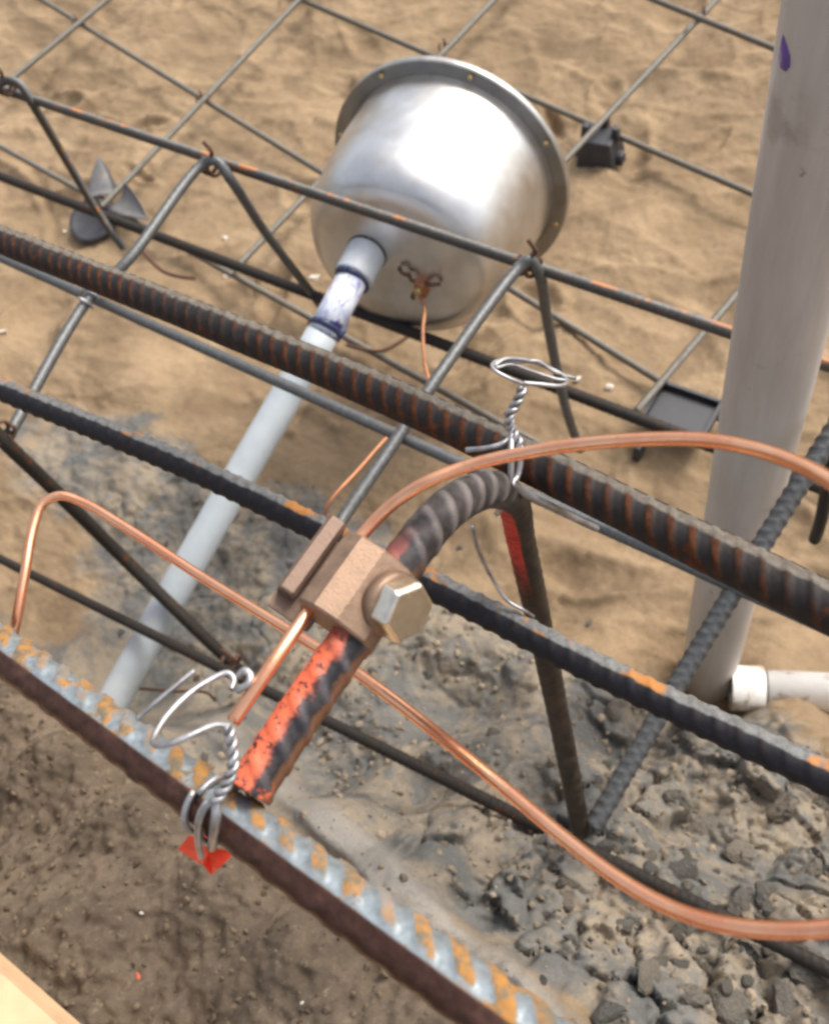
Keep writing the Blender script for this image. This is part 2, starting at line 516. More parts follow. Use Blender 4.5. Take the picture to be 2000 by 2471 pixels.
def mat_conduit():
    m = Mat('pale blue grey pvc conduit', rough=.42)
    n = m.noise(30, 5, .6)
    c = m.mix(m.rng(n, .3, .7), (.41, .455, .475, 1), (.49, .53, .55, 1))
    c = m.mix(m.rng(m.noise(9, 5, .7), .58, .78, 0, .45), c, (.40, .36, .29, 1))
    return m.set(color=c)
M['conduit'] = mat_conduit()

def mat_primer_pvc():
    m = Mat('white pvc with blue primer smears', rough=.38)
    v = m.mapped((1, 1, 1))
    v = m.mapped((1.0, .45, .45), (.4, .2, .3))
    n = m.noise(60, 4, .6, v, 2.2)
    c = m.mix(m.rng(n, .46, .62, 0, .7), (.66, .69, .73, 1), (.33, .34, .60, 1))
    c = m.mix(m.rng(m.noise(85, 3, .5, v, 2.5), .60, .66), c, (.06, .06, .22, 1))
    return m.set(color=c)
M['primer'] = mat_primer_pvc()
M['coupling'] = mat_plain('grey pvc coupling', (.47, .50, .53, 1), .5, 0, .1, 60)
M['white_pvc'] = mat_plain('white pvc with mud', (.84, .81, .76, 1), .35, 0, .05, 60, dirt=((.36, .26, .16, 1), .50, .9))
M['purple'] = mat_plain('purple primer', (.13, .065, .27, 1), .5, 0, .2, 60)

def mat_steel():
    m = Mat('spun stainless steel', rough=.40, metal=1.0)
    n = m.noise(40, 4, .6)
    f = m.noise(24, 3, .55)
    c = m.mix(m.rng(f, .35, .7), (.70, .69, .68, 1), (.58, .56, .525, 1))
    return m.set(color=c, rough=m.rng(n, .3, .7, .32, .42))
M['steel'] = mat_steel()
M['steel_flange'] = mat_plain('stainless flange', (.50, .475, .44, 1), .42, 1.0, .12, 60, .1)

# ------------------------------------------------------------------ ground
def gnoise(x, y, seed=0):
    rs = np.random.RandomState(seed)
    perm = rs.permutation(512)
    ang = rs.rand(512) * 2 * math.pi
    gx, gy = np.cos(ang), np.sin(ang)
    xi, yi = np.floor(x).astype(int), np.floor(y).astype(int)
    fx, fy = x - xi, y - yi
    u, v = fx * fx * fx * (fx * (fx * 6 - 15) + 10), fy * fy * fy * (fy * (fy * 6 - 15) + 10)
    def g(ix, iy, dx, dy):
        k = perm[(perm[ix & 511] + iy) & 511]
        return gx[k] * dx + gy[k] * dy
    a = g(xi, yi, fx, fy); b = g(xi + 1, yi, fx - 1, fy)
    c = g(xi, yi + 1, fx, fy - 1); d = g(xi + 1, yi + 1, fx - 1, fy - 1)
    return (a + (b - a) * u) * (1 - v) + (c + (d - c) * u) * v

def fbm(x, y, sc, octv=5, gain=.5, seed=0):
    t, a = 0, 1.0
    for o in range(octv):
        t = t + a * gnoise(x * sc + 17.3 * o, y * sc - 9.1 * o, seed + o)
        sc *= 2.03; a *= gain
    return t

def worley(x, y, sc, seed=0):
    rs = np.random.RandomState(seed)
    jx, jy, hv = rs.rand(4096), rs.rand(4096), rs.rand(4096)
    X, Y = x * sc, y * sc
    xi, yi = np.floor(X).astype(int), np.floor(Y).astype(int)
    f1 = np.full(X.shape, 9.0); f2 = np.full(X.shape, 9.0); hh = np.zeros(X.shape)
    for dx in (-1, 0, 1):
        for dy in (-1, 0, 1):
            cx, cy = xi + dx, yi + dy
            k = ((cx * 73) ^ (cy * 1571)) & 4095
            d = np.hypot(cx + jx[k] - X, cy + jy[k] - Y)
            nw = d < f1
            f2 = np.where(nw, f1, np.minimum(f2, d))
            hh = np.where(nw, hv[k], hh)
            f1 = np.where(nw, d, f1)
    return f1, f2, hh

CTRL = [(300, 1650, 1.01), (60, 1450, 1.01), (450, 1450, 1.01), (560, 1640, .985), (800, 1500, .99), (1000, 1300, 1.01),
        (1100, 1700, .93), (1430, 2010, .70), (1300, 1900, .78), (1250, 2120, .70), (1000, 1900, .84), (820, 1850, .88), (700, 1760, .93),
        (1740, 2270, .695), (2000, 2420, .66), (2200, 2600, .64), (1700, 1690, 1.02), (1550, 1800, .93), (1650, 1950, .84), (1850, 2000, .84), (2000, 1950, .9), (2100, 1700, 1.01),
        (1250, 2430, .60), (1000, 2160, .66), (800, 2000, .70), (600, 1830, .84), (400, 1680, .985),
        (250, 1660, 1.01), (100, 1570, 1.01), (0, 1480, 1.01), (300, 2000, .68), (500, 2150, .65), (150, 2300, .645), (60, 2420, .645), (700, 2350, .62), (1000, 2471, .61), (100, 1850, .73), (0, 1700, .80),
        (1500, 2471, .62), (1300, 2700, .60), (600, 2800, .60), (-300, 2471, .66), (-400, 2000, .75), (-500, 1600, .95), (2500, 2500, .66),
        (1300, 1450, 1.01), (1800, 1250, 1.02), (2300, 1300, 1.02), (200, 900, 1.015), (-400, 1000, 1.02), (700, 900, 1.02)]
CP = np.array([P(*c) for c in CTRL])
far = [(x, y, -.025) for x in np.arange(-2.4, 1.0, .3) for y in np.arange(.55, 2.0, .3)]
far += [(x, -.5, .40) for x in np.arange(-1.2, 1.0, .3)] + [(-1.6, y, .02) for y in (.0, .25)] + [(.7, y, .3) for y in (0, .2)]
CP = np.vstack([CP, np.array(far)])

def base_height(x, y):
    sh = x.shape
    q = np.stack([x.ravel(), y.ravel()], 1)
    num = np.zeros(len(q)); den = np.zeros(len(q))
    for c in CP:
        w = 1.0 / ((q[:, 0] - c[0]) ** 2 + (q[:, 1] - c[1]) ** 2 + 6e-4) ** 1.6
        num += w * c[2]; den += w
    return (num / den).reshape(sh)

def ground_masks(x, y):
    b = base_height(x, y)
    wob = .035 * fbm(x, y, 7, 4, .5, 31)
    soil = smooth01(.030, .004, y + wob * .25 - .02 * smooth01(-.5, -.1, x))
    soil = np.where(y > .2, 0, soil)
    inside = smooth01(.42, .30, y + wob * 2) * smooth01(-1.2, -.9, x + 2 * wob) * np.clip(1 - np.exp(-(((x + .93) / .20) ** 2 + ((y - .12) / .10) ** 2)), 0, 1)
    patch = np.exp(-(((x + .93) / .20) ** 2 + ((y - .12) / .10) ** 2)) + .8 * np.exp(-(((x + .42) / .10) ** 2 + ((y - .06) / .04) ** 2))
    rub = smooth01(.40, .27, y + wob * 1.5) * smooth01(-1.2, -.9, x + wob * 2) * (1 - soil) * np.clip(1 - patch, 0, 1)
    return b, soil, inside * (1 - soil), rub

_rs = np.random.RandomState(12)
DENTS = [(_rs.uniform(-2.0, .1), _rs.uniform(.28, 1.7), _rs.uniform(.035, .10), _rs.uniform(.25, .6), _rs.uniform(0, 3.14), _rs.uniform(.005, .014)) for _ in range(70)]
LINES = [(_rs.uniform(-1.9, .1), _rs.uniform(.45, 1.6), _rs.uniform(.07, .22), _rs.uniform(.008, .016), _rs.uniform(-.5, .9), _rs.uniform(.004, .008)) for _ in range(26)]
def dents(x, y):
    """heel marks and scuffs: hollows with a pushed-up edge"""
    t = np.zeros_like(x)
    for cx, cy, L, asp, a, d in DENTS:
        k = (np.abs(x - cx) < 2 * L) & (np.abs(y - cy) < 2 * L)
        if not k.any(): continue
        dx, dy = x[k] - cx, y[k] - cy
        p, q = dx * math.cos(a) + dy * math.sin(a), -dx * math.sin(a) + dy * math.cos(a)
        r = np.sqrt((p / L) ** 2 + (q / (L * asp)) ** 2)
        t[k] += d * (-np.exp(-(r * 1.25) ** 4) + .55 * np.exp(-((r - 1.15) / .22) ** 2) * (.55 + .45 * np.sign(p)))
    for cx, cy, L, asp, a, d in LINES:
        p, q = (x - cx) * math.cos(a) + (y - cy) * math.sin(a), -(x - cx) * math.sin(a) + (y - cy) * math.cos(a)
        q = q + .25 * p * p / L
        t += d * np.exp(-(p / L) ** 4) * (np.exp(-(q / asp) ** 2) - .6 * np.exp(-((q - 1.7 * asp) / asp) ** 2))
    return t

def ground_height(x, y):
    b, soil, grey, rub = ground_masks(x, y)
    sandw = np.clip(1 - soil - rub, 0, 1)
    wx, wy = x + .05 * fbm(x, y, 3, 3, .5, 3), y + .05 * fbm(x, y, 3, 3, .5, 9)
    a = .5
    u, v = wx * math.cos(a) + wy * math.sin(a), -wx * math.sin(a) + wy * math.cos(a)
    z = b + .012 * fbm(x, y, 3.2, 3, .5, 1)
    scuff = np.clip(gnoise(u * 3.1 + 2.7, v * 7.5, 47) - .22, 0, 1) * np.clip(gnoise(x * 9, y * 9, 48) + .5, 0, 1)
    rid = 1 - np.abs(gnoise(u * 4.0, v * 10.0, 41)) * 2.2
    rid2 = 1 - np.abs(gnoise(u * 8.0 + 5, v * 6.0, 43)) * 2.2
    z = z + sandw * (.0045 * np.clip(rid, 0, 1) ** 6 + .0045 * np.clip(rid2, 0, 1) ** 5 + .008 * fbm(x, y, 6, 3, .45, 50) + .0026 * fbm(x, y, 22, 4, .6, 55) + dents(wx, wy) + .0022 * fbm(x, y, 75, 3, .6, 60) - .012 * scuff)
    f1, f2, hv = worley(x + .008 * fbm(x, y, 40, 2, .5, 70), y + .008 * fbm(x, y, 40, 2, .5, 71), 26, 5)
    g1, g2, hw = worley(x + .004 * fbm(x, y, 80, 2, .5, 72), y + .004 * fbm(x, y, 80, 2, .5, 73), 75, 6)
    cr = smooth01(.0, .13, f2 - f1)
    cr2 = smooth01(.0, .22, g2 - g1)
    lumpy = .2 + .8 * smooth01(-.24, -.08, x + .05 * fbm(x, y, 9, 2, .5, 77))
    yl = y + .14 * (x + .22) + .006 * fbm(x, y, 12, 2, .5, 33)
    strip = smooth01(.026, .036, yl) * smooth01(.062, .050, yl) * smooth01(-.55, -.40, x)
    rub = rub * (1 - strip) * smooth01(.030, .075, yl)
    lump = .018 * fbm(x, y, 12, 4, .55, 80)
    z = z + rub * (lump + lumpy * ((hv - .5) * .034 * cr - .012 * (1 - cr)) + (.10 + .90 * lumpy) * ((hw - .5) * .012 * cr2 - .003 * (1 - cr2)) + .0045 * fbm(x, y, 110, 3, .65, 82) * (.3 + .7 * lumpy)) + strip * .010
    pits = np.clip(fbm(x, y, 45, 3, .5, 90) - .18, 0, 1)
    z = z + soil * (.010 * fbm(x, y, 18, 4, .55, 91) + .0050 * fbm(x, y, 95, 4, .65, 95) - .014 * pits)
    pit_tone = soil * np.clip(pits * 3.0, 0, 1) * .45  # soil colour gets darker in the pits
    ground_height.strip = strip
    return z, soil, np.clip(np.maximum(grey * .8, rub), 0, 1), pit_tone

def axis_coords(lo, hi, spans):
    c = []
    for a, b, st in spans: c += list(np.arange(a, b, st))
    c.append(spans[-1][1])
    g, out = .03, []
    v = c[-1]
    while v < hi: v += g; g *= 1.35; out.append(v)
    g, pre = .03, []
    v = c[0]
    while v > lo: v -= g; g *= 1.35; pre.append(v)
    return np.array(pre[::-1] + c + out)

gxs = axis_coords(-60, 60, [(-2.1, -.8, .0045), (-.8, .22, .0024)])
gys = axis_coords(-60, 60, [(-.26, .40, .0022), (.40, 1.75, .0044)])
GX, GY = np.meshgrid(gxs, gys)
GZ, SOIL, GREY, PIT_TONE = ground_height(GX, GY)
STRIP = ground_height.strip
nx, ny = len(gxs), len(gys)
me = bpy.data.meshes.new('ground')
me.vertices.add(nx * ny)
me.vertices.foreach_set('co', np.stack([GX, GY, GZ], -1).astype(np.float32).ravel())
ii = (np.arange(ny - 1)[:, None] * nx + np.arange(nx - 1)[None, :]).ravel()
quads = np.stack([ii, ii + 1, ii + nx + 1, ii + nx], 1).astype(np.int32)
me.loops.add(quads.size)
me.loops.foreach_set('vertex_index', quads.ravel())
me.polygons.add(len(quads))
me.polygons.foreach_set('loop_start', np.arange(0, quads.size, 4, dtype=np.int32))
me.polygons.foreach_set('loop_total', np.full(len(quads), 4, np.int32))
me.update(calc_edges=True)
me.polygons.foreach_set('use_smooth', np.ones(len(quads), bool))
for k, a in (('soil', SOIL), ('grey', GREY), ('pit_tone', PIT_TONE), ('strip', STRIP)):
    at = me.attributes.new(k, 'FLOAT', 'POINT')
    at.data.foreach_set('value', a.astype(np.float32).ravel())
me.materials.append(M['ground'])
ground = bpy.data.objects.new('ground', me)
COL.objects.link(ground)
tag(ground, kind='structure')

def gz(x, y):
    return float(ground_height(np.array([[x]]), np.array([[y]]))[0][0, 0])

def on_ground(px, py, lift=0.0):
    """where the line of sight through a photo point meets the ground"""
    hs = np.linspace(.5, 1.1, 400)
    pts = np.array([P(px, py, h) for h in hs])
    g = ground_height(pts[:, 0][None], pts[:, 1][None])[0][0]
    k = int(np.argmax(pts[:, 2] <= g)) if (pts[:, 2] <= g).any() else 399
    p = pts[k].copy(); p[2] = g[k] + lift
    return p

# clods lying on the ground: a handful of lumpy meshes shared by many pieces
def clod_mesh(seed, flat=.6, sub=3):
    rs = np.random.RandomState(seed)
    bm = bmesh.new()
    bmesh.ops.create_icosphere(bm, subdivisions=sub, radius=1.0)
    planes = [(nrm(rs.normal(size=3)), rs.uniform(.45, .85)) for _ in range(14)]
    V = np.array([v.co[:] for v in bm.verts])
    for n_, d_ in planes:
        e = np.clip(V @ n_ - d_, 0, None)
        V = V - e[:, None] * n_ * .98
    V = V * np.array([1.0, rs.uniform(.55, .9), flat * rs.uniform(.6, 1.1)])
    V += .10 * np.stack([fbm(V[:, 0] + 3 * k, V[:, 1] + V[:, 2], 4, 3, .6, seed + k) for k in range(3)], 1)
    for v, c in zip(bm.verts, V): v.co = c
    me = bpy.data.meshes.new('clod')
    bm.to_mesh(me); bm.free()
    return me
CLODS = [clod_mesh(s, sub=3 if s < 6 else 2) for s in range(10)]
for c in CLODS: c.materials.append(M['clod'])

def put_clod(p, r, sink=.35, name='clod', mesh=None, mat=None):
    me = mesh or random.choice(CLODS)
    o = bpy.data.objects.new(name, me)
    COL.objects.link(o)
    o.parent = ground
    o.location = (p[0], p[1], p[2] + r * (.5 - sink))
    o.rotation_euler = (random.uniform(-.5, .5), random.uniform(-.5, .5), random.uniform(0, 6.28))
    o.scale = (r, r, r * random.uniform(.7, 1.1))
    return o

big = [(1640, 1930, .016), (1700, 2010, .024), (1560, 2060, .013), (1780, 2060, .018), (1640, 2110, .020), (1880, 1960, .022), (1950, 2110, .020), (1800, 2190, .019),
       (1720, 2330, .022), (1660, 2400, .020), (1600, 2440, .018), (1760, 2420, .020), (1830, 2350, .024), (1900, 2440, .022), (1960, 2330, .02), (1560, 2350, .015), (1470, 2440, .013),
       (1390, 1720, .014), (1190, 1770, .012), (1500, 1880, .013), (1940, 1830, .018), (1985, 1930, .022), (1800, 1880, .013), (1870, 2080, .014), (1500, 2240, .014), (1640, 2250, .012)]
for x, y, r in big:
    put_clod(on_ground(x, y), r * .85, .55)
random.seed(21)
for k in range(130):
    y = 1150 + 1300 * random.random() ** .8
    x = random.uniform(250, 2000) if y > 1500 else random.uniform(330, 1250)
    if y > 1900 and x < 1250: x = random.uniform(1350, 2000)
    p = on_ground(x, y)
    b_, so_, gr_, ru_ = ground_masks(np.array([[p[0]]]), np.array([[p[1]]]))
    if ru_[0, 0] < .2 and random.random() < .8: continue
    put_clod(p, random.uniform(.0035, .0095) * (1.0 if random.random() < .8 else 1.5), random.uniform(.35, .75))

# loose crumbs, far too many to count
ICO = bmesh.new(); bmesh.ops.create_icosphere(ICO, subdivisions=1, radius=1)
ICO_V = np.array([v.co[:] for v in ICO.verts]); ICO_F = [tuple(v.index for v in f.verts) for f in ICO.faces]; ICO.free()
def crumbs(name, label, n, region, mat, test, rmin, rmax, seed):
    rs = np.random.RandomState(seed)
    x = rs.uniform(region[0], region[1], n * 3); y = rs.uniform(region[2], region[3], n * 3)
    z, soil, grey, _ = ground_height(x[None], y[None])
    keep = test(soil[0], grey[0], rs.rand(n * 3))
    x, y, z = x[keep][:n], y[keep][:n], z[0][keep][:n]
    r = rmin + (rmax - rmin) * rs.rand(len(x)) ** 4
    V = ICO_V[None] * (1 + .55 * (rs.rand(len(x), len(ICO_V), 1) - .5)) * r[:, None, None] * rs.uniform(.6, 1.2, (len(x), 1, 3))
    V = V + np.stack([x, y, z + r * .25], 1)[:, None]
    F = np.array(ICO_F)[None] + (np.arange(len(x)) * len(ICO_V))[:, None, None]
    o = make(name, V.reshape(-1, 3), F.reshape(-1, 3).tolist(), mat, None, False, None, np.zeros(3))
    tag(o, label, 'gravel', kind='stuff')
crumbs('clay_crumbs', 'loose clay crumbs strewn over the grey rubble', 1900, (-.50, .15, .04, .34), M['crumb'], lambda s, g, r: (g > .45) & (r < g), .0008, .0045, 3)
crumbs('soil_crumbs', 'loose brown soil crumbs on the ground in the foreground', 4200, (-.75, .1, -.24, .06), M['soil_crumb'], lambda s, g, r: s > .5, .0005, .0034, 4)

# ------------------------------------------------------------------ reinforcing bars
# thick bar crossing the foreground
near_a, near_b = P(0, 1567, .305), P(1000, 2300, .268)
rebar('rebar', ext(near_a, near_b, .35, .65), .0152, M['bar_near'], 'blue-grey ribbed bar with orange rust flecks crossing the lower left foreground',
      n=44, step=.0008, pitch=.80, rib=.13, rot=.05, twist=2.1, ribw=.36, flat_side=.35)
# heaviest bar through the middle
big_a, big_b = P(0, 575, .375), P(1749, 1380, .320)
bigp = [P(0, 577, .375), P(500, 775, .355), P(1000, 984, .337), P(1749, 1345, .318)]
bigp = [bigp[0] - nrm(bigp[1] - bigp[0]) * .5] + bigp + [bigp[-1] + nrm(bigp[-1] - bigp[-2]) * .7]
rebar('rebar', spline(bigp, 10), .0158, M['bar_big'], 'thickest rust-brown ribbed bar with dusty, painted-lit top, running through the middle under the copper arch',
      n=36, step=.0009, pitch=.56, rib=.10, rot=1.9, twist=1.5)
blk_a, blk_b = P(50, 958, .425), P(1864, 1810, .405)
blkp = [P(0, 938, .43), P(500, 1147, .422), P(1179, 1482, .413), P(1450, 1620, .409), P(2000, 1880, .405)]
blkp = [blkp[0] - nrm(blkp[1] - blkp[0]) * .5] + blkp + [blkp[-1] + nrm(blkp[-1] - blkp[-2]) * .7]
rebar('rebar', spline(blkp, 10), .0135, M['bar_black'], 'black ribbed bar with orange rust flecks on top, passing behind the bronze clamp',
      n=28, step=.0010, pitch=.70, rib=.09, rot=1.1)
rebar('rebar', ext(P(0, 620, .62), P(1150, 1136, .60), .5, .9), .0092, M['bar_grey'], 'slim smooth grey bar lying just below the thickest brown bar', rib=.03, n=16, step=.002)
rebar('rebar', ext(P(0, 213, .61), P(1760, 802, .60), .5, .8), .0098, M['bar_mid'], 'slim bar with orange rust spots crossing in front of the steel niche', rib=.05, n=16, step=.0014)
rebar('rebar', ext(P(0, 425, .81), P(1640, 1048, .81), .5, .8), .0125, M['bar_dark'], 'dark bar passing low behind the white conduit and under the niche', rib=.06, n=16, step=.002)
rebar('rebar', ext(P(0, 1348, .90), P(1430, 2058, .705), .4, .7), .0095, M['bar_dark'], 'thin dark bar lying low over the grey rubble below the copper wire', rib=.08, n=16, step=.0012)

def bent(name, pts, dia, mat, label, rib=.05, step=.0014, cat='stirrup', group=None, n=16):
    return rebar(name, spline(pts, 14), dia, mat, label, cat, group, n=n, step=step, rib=rib)

GS = 'bent stirrups of the beam cage'
bent('stirrup', [P(-260, 520, .60), P(-40, 245, .592), P(8, 196, .590), P(50, 205, .592), P(78, 248, .61), P(160, 385, .71), P(245, 525, .80), P(300, 600, .84)], .0098, M['bar_mid'],
     'bent stirrup whose leg drops at the far left towards the grey-winged spacer', group=GS)
bent('stirrup', [P(25, 1045, .60), P(215, 722, .60), P(310, 628, .592), P(488, 398, .588), P(522, 388, .586), P(556, 432, .602), P(640, 560, .70), P(750, 705, .805), P(790, 760, .84)], .0096, M['bar_grey'],
     'grey stirrup crossing left of the white conduit, leg dropping beside the niche', group=GS)
bent('stirrup', [P(735, 1400, .60), P(820, 1262, .60), P(940, 1085, .597), P(1035, 940, .592), P(1250, 648, .588), P(1276, 628, .586), P(1300, 660, .602), P(1318, 760, .67), P(1345, 900, .76), P(1372, 1010, .83), P(1400, 1085, .88)], .0096, M['bar_grey'],
     'grey stirrup rising to the right corner of the niche below its rim', group=GS)
bent('stirrup', [P(1432, 1992, .672), P(1640, 1640, .63), P(1870, 1262, .572), P(2010, 1040, .54), P(2140, 840, .52)], .0122, M['bar_grey'],
     'ribbed grey bar leaning across the foot of the tall plastic post', rib=.12, step=.0011, group=GS, n=20)
bent('stirrup', [P(2120, 860, .58), P(2045, 990, .585), P(2012, 1090, .61), P(1992, 1190, .66), P(1978, 1260, .70), P(1964, 1302, .73)], .0092, M['bar_dark'],
     'brown bar end hanging at the right edge below the copper arch', group=GS)
bent('rebar', [P(-160, 890, .55), P(-20, 1035, .585), P(130, 1180, .67), P(300, 1348, .78), P(470, 1515, .85), P(566, 1606, .895), P(585, 1625, .91)], .0122, M['bar_dark'],
     'dark leg bar slanting down across the grey conduit at lower left', cat='rebar', rib=.04)

# mesh of slim bars over the sand floor
GM = 'floor mesh bars'
FLOOR = [
    ((90, -8), (1600, 925), .985, 'floor mesh bar running behind the niche from the top left corner'),
    ((730, 0), (1820, 470), .985, 'floor mesh bar passing above the niche rim and over the black spacer'),
    ((1580, 0), (1880, 122), .94, 'floor mesh bar across the top right corner beside the post'),
    ((0, 352), (740, 762), .99, 'rusty floor mesh bar at left under the grey-winged spacer'),
]
for a, b, h, lab in FLOOR:
    rebar('mesh_bar', ext(P(*a, h), P(*b, h), .6, .5), .0092, M['bar_floor'], lab, 'mesh bar', GM, n=12, step=.003, rib=.04)
CROSS = [
    ((265, -5), (12, 205), .972, 'cross bar of the floor mesh cutting the top left corner'),
    ((722, 0), (245, 500), .972, 'cross bar of the floor mesh left of the niche'),
    ((1192, 0), (553, 664), .972, 'cross bar of the floor mesh vanishing behind the niche from its top'),
    ((1690, 40), (1355, 395), .962, 'cross bar of the floor mesh lying over the black spacer'),
    ((1772, 715), (1535, 992), .955, 'cross bar of the floor mesh beside the post reaching the grey tray spacer'),
]
for a, b, h, lab in CROSS:
    e0, e1 = (.5, .0)
    rebar('mesh_bar', ext(P(*a, h), P(*b, h), e0, e1), .0092, M['bar_floor'], lab, 'mesh bar', GM, n=12, step=.003, rib=.04)
mb = MB()
mb.add(*sweep(spline([P(330, 590, .97), P(395, 655, .98), P(440, 668, .985), P(470, 672, .985)], 8), .003, 8))
tag(mb.build('offcut_wire', M['tie_rust']), 'dark curved wire offcut on the sand under the stirrup left of the conduit', 'wire')
mb = MB()
mb.add(*sweep(spline([P(835, 832, .97), P(885, 845, .975), P(925, 846, .98), P(985, 812, .98)], 8), .0026, 8))
tag(mb.build('offcut_wire', M['tie_rust']), 'thin grey curved wire offcut on the sand just right of the primed conduit', 'wire')
mb = MB()
mb.add(*sweep(spline([P(262, 1655, .93), P(420, 1668, .93), P(500, 1672, .92), P(520, 1690, .93)], 8), .0016, 8))
tag(mb.build('offcut_wire', M['tie_rust']), 'thin rusty wire on the ground behind the open silver wire loop', 'wire')

# U-shaped bar carrying the clamp
UB = [Dp(600, 1912, .285), Dp(700, 1758, .291), Dp(800, 1612, .297), Dp(916, 1444, .304), Dp(985, 1342, .312), Dp(1060, 1248, .325), Dp(1130, 1196, .342),
      Dp(1195, 1182, .362), Dp(1238, 1216, .392), Dp(1256, 1300, .43), Dp(1300, 1500, .50), Dp(1350, 1740, .575), Dp(1402, 2005, .665)]
rebar('hooked_bar', spline(UB, 16), .0127, M['ubar'], 'hooked bar with orange-painted free end and red-painted leg, carrying the bronze clamp',
      n=32, step=.0008, pitch=.80, rib=lambda s: .13 * (1 - .8 * smooth01(.14, .17, s)), rot=.2, twist=1.05, up=-_r * .8 - _d * .55 - _f * .1, paint=-_r * .85 - _d * .30 - _f * .12)

# ------------------------------------------------------------------ bronze clamp
cc = Dp(912, 1446, .303)
cl = nrm(Dp(985, 1342, .312) - Dp(800, 1612, .297))
to_cam = nrm(CAM - cc)
cw = nrm(np.cross(cl, to_cam)); 
if cw.dot(_r) < 0: cw = -cw
cn = nrm(np.cross(cw, cl))
if cn.dot(to_cam) < 0: cn = -cn
clamp = empty('ground_clamp', cc)
tag(clamp, 'bronze grounding clamp with hex bolt gripping the copper wire to the hooked bar', 'clamp')
body = [(-.0196, .0030), (-.0192, .0045), (-.0146, .0088), (-.0115, .0090), (-.0066, .0094), (-.0030, .0084), (.0036, .0062), (.0070, .0020), (.0078, -.005), (.006, -.0095), (-.012, -.0095), (-.0180, -.006)]
V, F = extrude_poly(body, cc, cw, cn, cl, -.0150, .0115)
b_ = make('clamp_body', V, F, M['bronze'], clamp, False)
jaw = [(-.0272, -.0010), (-.0262, .0004), (-.0220, .0008), (-.0208, -.0006), (-.0208, -.0085), (-.0262, -.0095), (-.0272, -.0080)]
V, F = extrude_poly(jaw, cc, cw, cn, cl, -.0140, .0140)
make('clamp_jaw', V, F, M['bronze_dark'], clamp, False)
yoke = [(-.0272, -.0070), (-.012, -.0075), (-.012, -.0095), (-.0272, -.0092)]
V, F = extrude_poly(yoke, cc, cw, cn, cl, -.0190, .0100)
make('clamp_yoke', V, F, M['bronze_dark'], clamp, False)
ba = nrm(cw * .72 + cn * .66 - cl * .12)
bo = cc + cw * .0022 + cn * .0034 + cl * .0002
V, F = lathe([(0, 0.0001), (0, .0100), (.0030, .0103), (.0042, .0098), (.0046, .0082), (.0046, .0001)], bo, ba, 36)
collar_ = make('bolt_collar', V, F, M['bronze'], clamp)
hx = nrm(cl - ba * cl.dot(ba)); hy = np.cross(ba, hx)
hexr = .0100
rows = [(.0044, 1.0), (.0098, 1.0), (.0112, .90)]
V, F = [], []
for l, sc in rows:
    for k in range(6):
        a = k * math.pi / 3 + .42
        V.append(bo + ba * l + hexr * sc * (math.cos(a) * hx + math.sin(a) * hy))
for i in range(2):
    for j in range(6):
        F.append((i * 6 + j, i * 6 + (j + 1) % 6, (i + 1) * 6 + (j + 1) % 6, (i + 1) * 6 + j))
F.append(tuple(12 + j for j in range(6))); F.append(tuple(range(5, -1, -1)))
bolt = make('bolt_head', V, F, M['bolt'], sub(collar_), False)
md = bolt.modifiers.new('bevel', 'BEVEL'); md.width = .0006; md.segments = 2; md.limit_method = 'ANGLE'

# ------------------------------------------------------------------ copper wires
wa = [Dp(562, 1742, .285), Dp(660, 1598, .289), Dp(738, 1484, .297), Dp(806, 1380, .304), Dp(872, 1292, .308), Dp(935, 1226, .308), Dp(1020, 1168, .304), Dp(1130, 1124, .303),
      Dp(1260, 1094, .298), Dp(1400, 1072, .289), Dp(1560, 1060, .277), Dp(1700, 1062, .264), Dp(1830, 1086, .25), Dp(1930, 1122, .238), Dp(2010, 1166, .228), Dp(2120, 1240, .216), Dp(2250, 1350, .21)]
_e = wa[-1]; wa += [_e + np.array(d) for d in ((.08, -.01, -.03), (.15, -.02, -.12), (.18, -.02, -.36))]
wr = .00205
mb = MB().add(*sweep(resample(spline(wa, 14), .0015)[0], wr, 16))
tag(mb.build('copper_wire', M['copper']), 'bare copper wire arching right from the bronze clamp over the post', 'wire')
wb = [Dp(8, 1620, .40), Dp(38, 1508, .395), Dp(60, 1390, .398), Dp(82, 1270, .405), Dp(104, 1216, .408), Dp(145, 1196, .409), Dp(200, 1212, .408), Dp(300, 1270, .400), Dp(480, 1387, .382), Dp(680, 1510, .356),
      Dp(770, 1566, .344), Dp(868, 1628, .330), Dp(1010, 1735, .312), Dp(1200, 1888, .286), Dp(1350, 2013, .266), Dp(1480, 2112, .250), Dp(1590, 2178, .239), Dp(1700, 2220, .229), Dp(1830, 2242, .220), Dp(2000, 2240, .211), Dp(2200, 2200, .205)]
_e = wb[-1]; wb += [_e + np.array(d) for d in ((.08, .02, .01), (.16, .05, -.03), (.20, .06, -.45))]
mb = MB().add(*sweep(resample(spline(wb, 14), .0015)[0], .0020, 16))
tag(mb.build('copper_wire', M['copper']), 'bare copper wire running from the left edge under the painted bar end to lower right', 'wire')

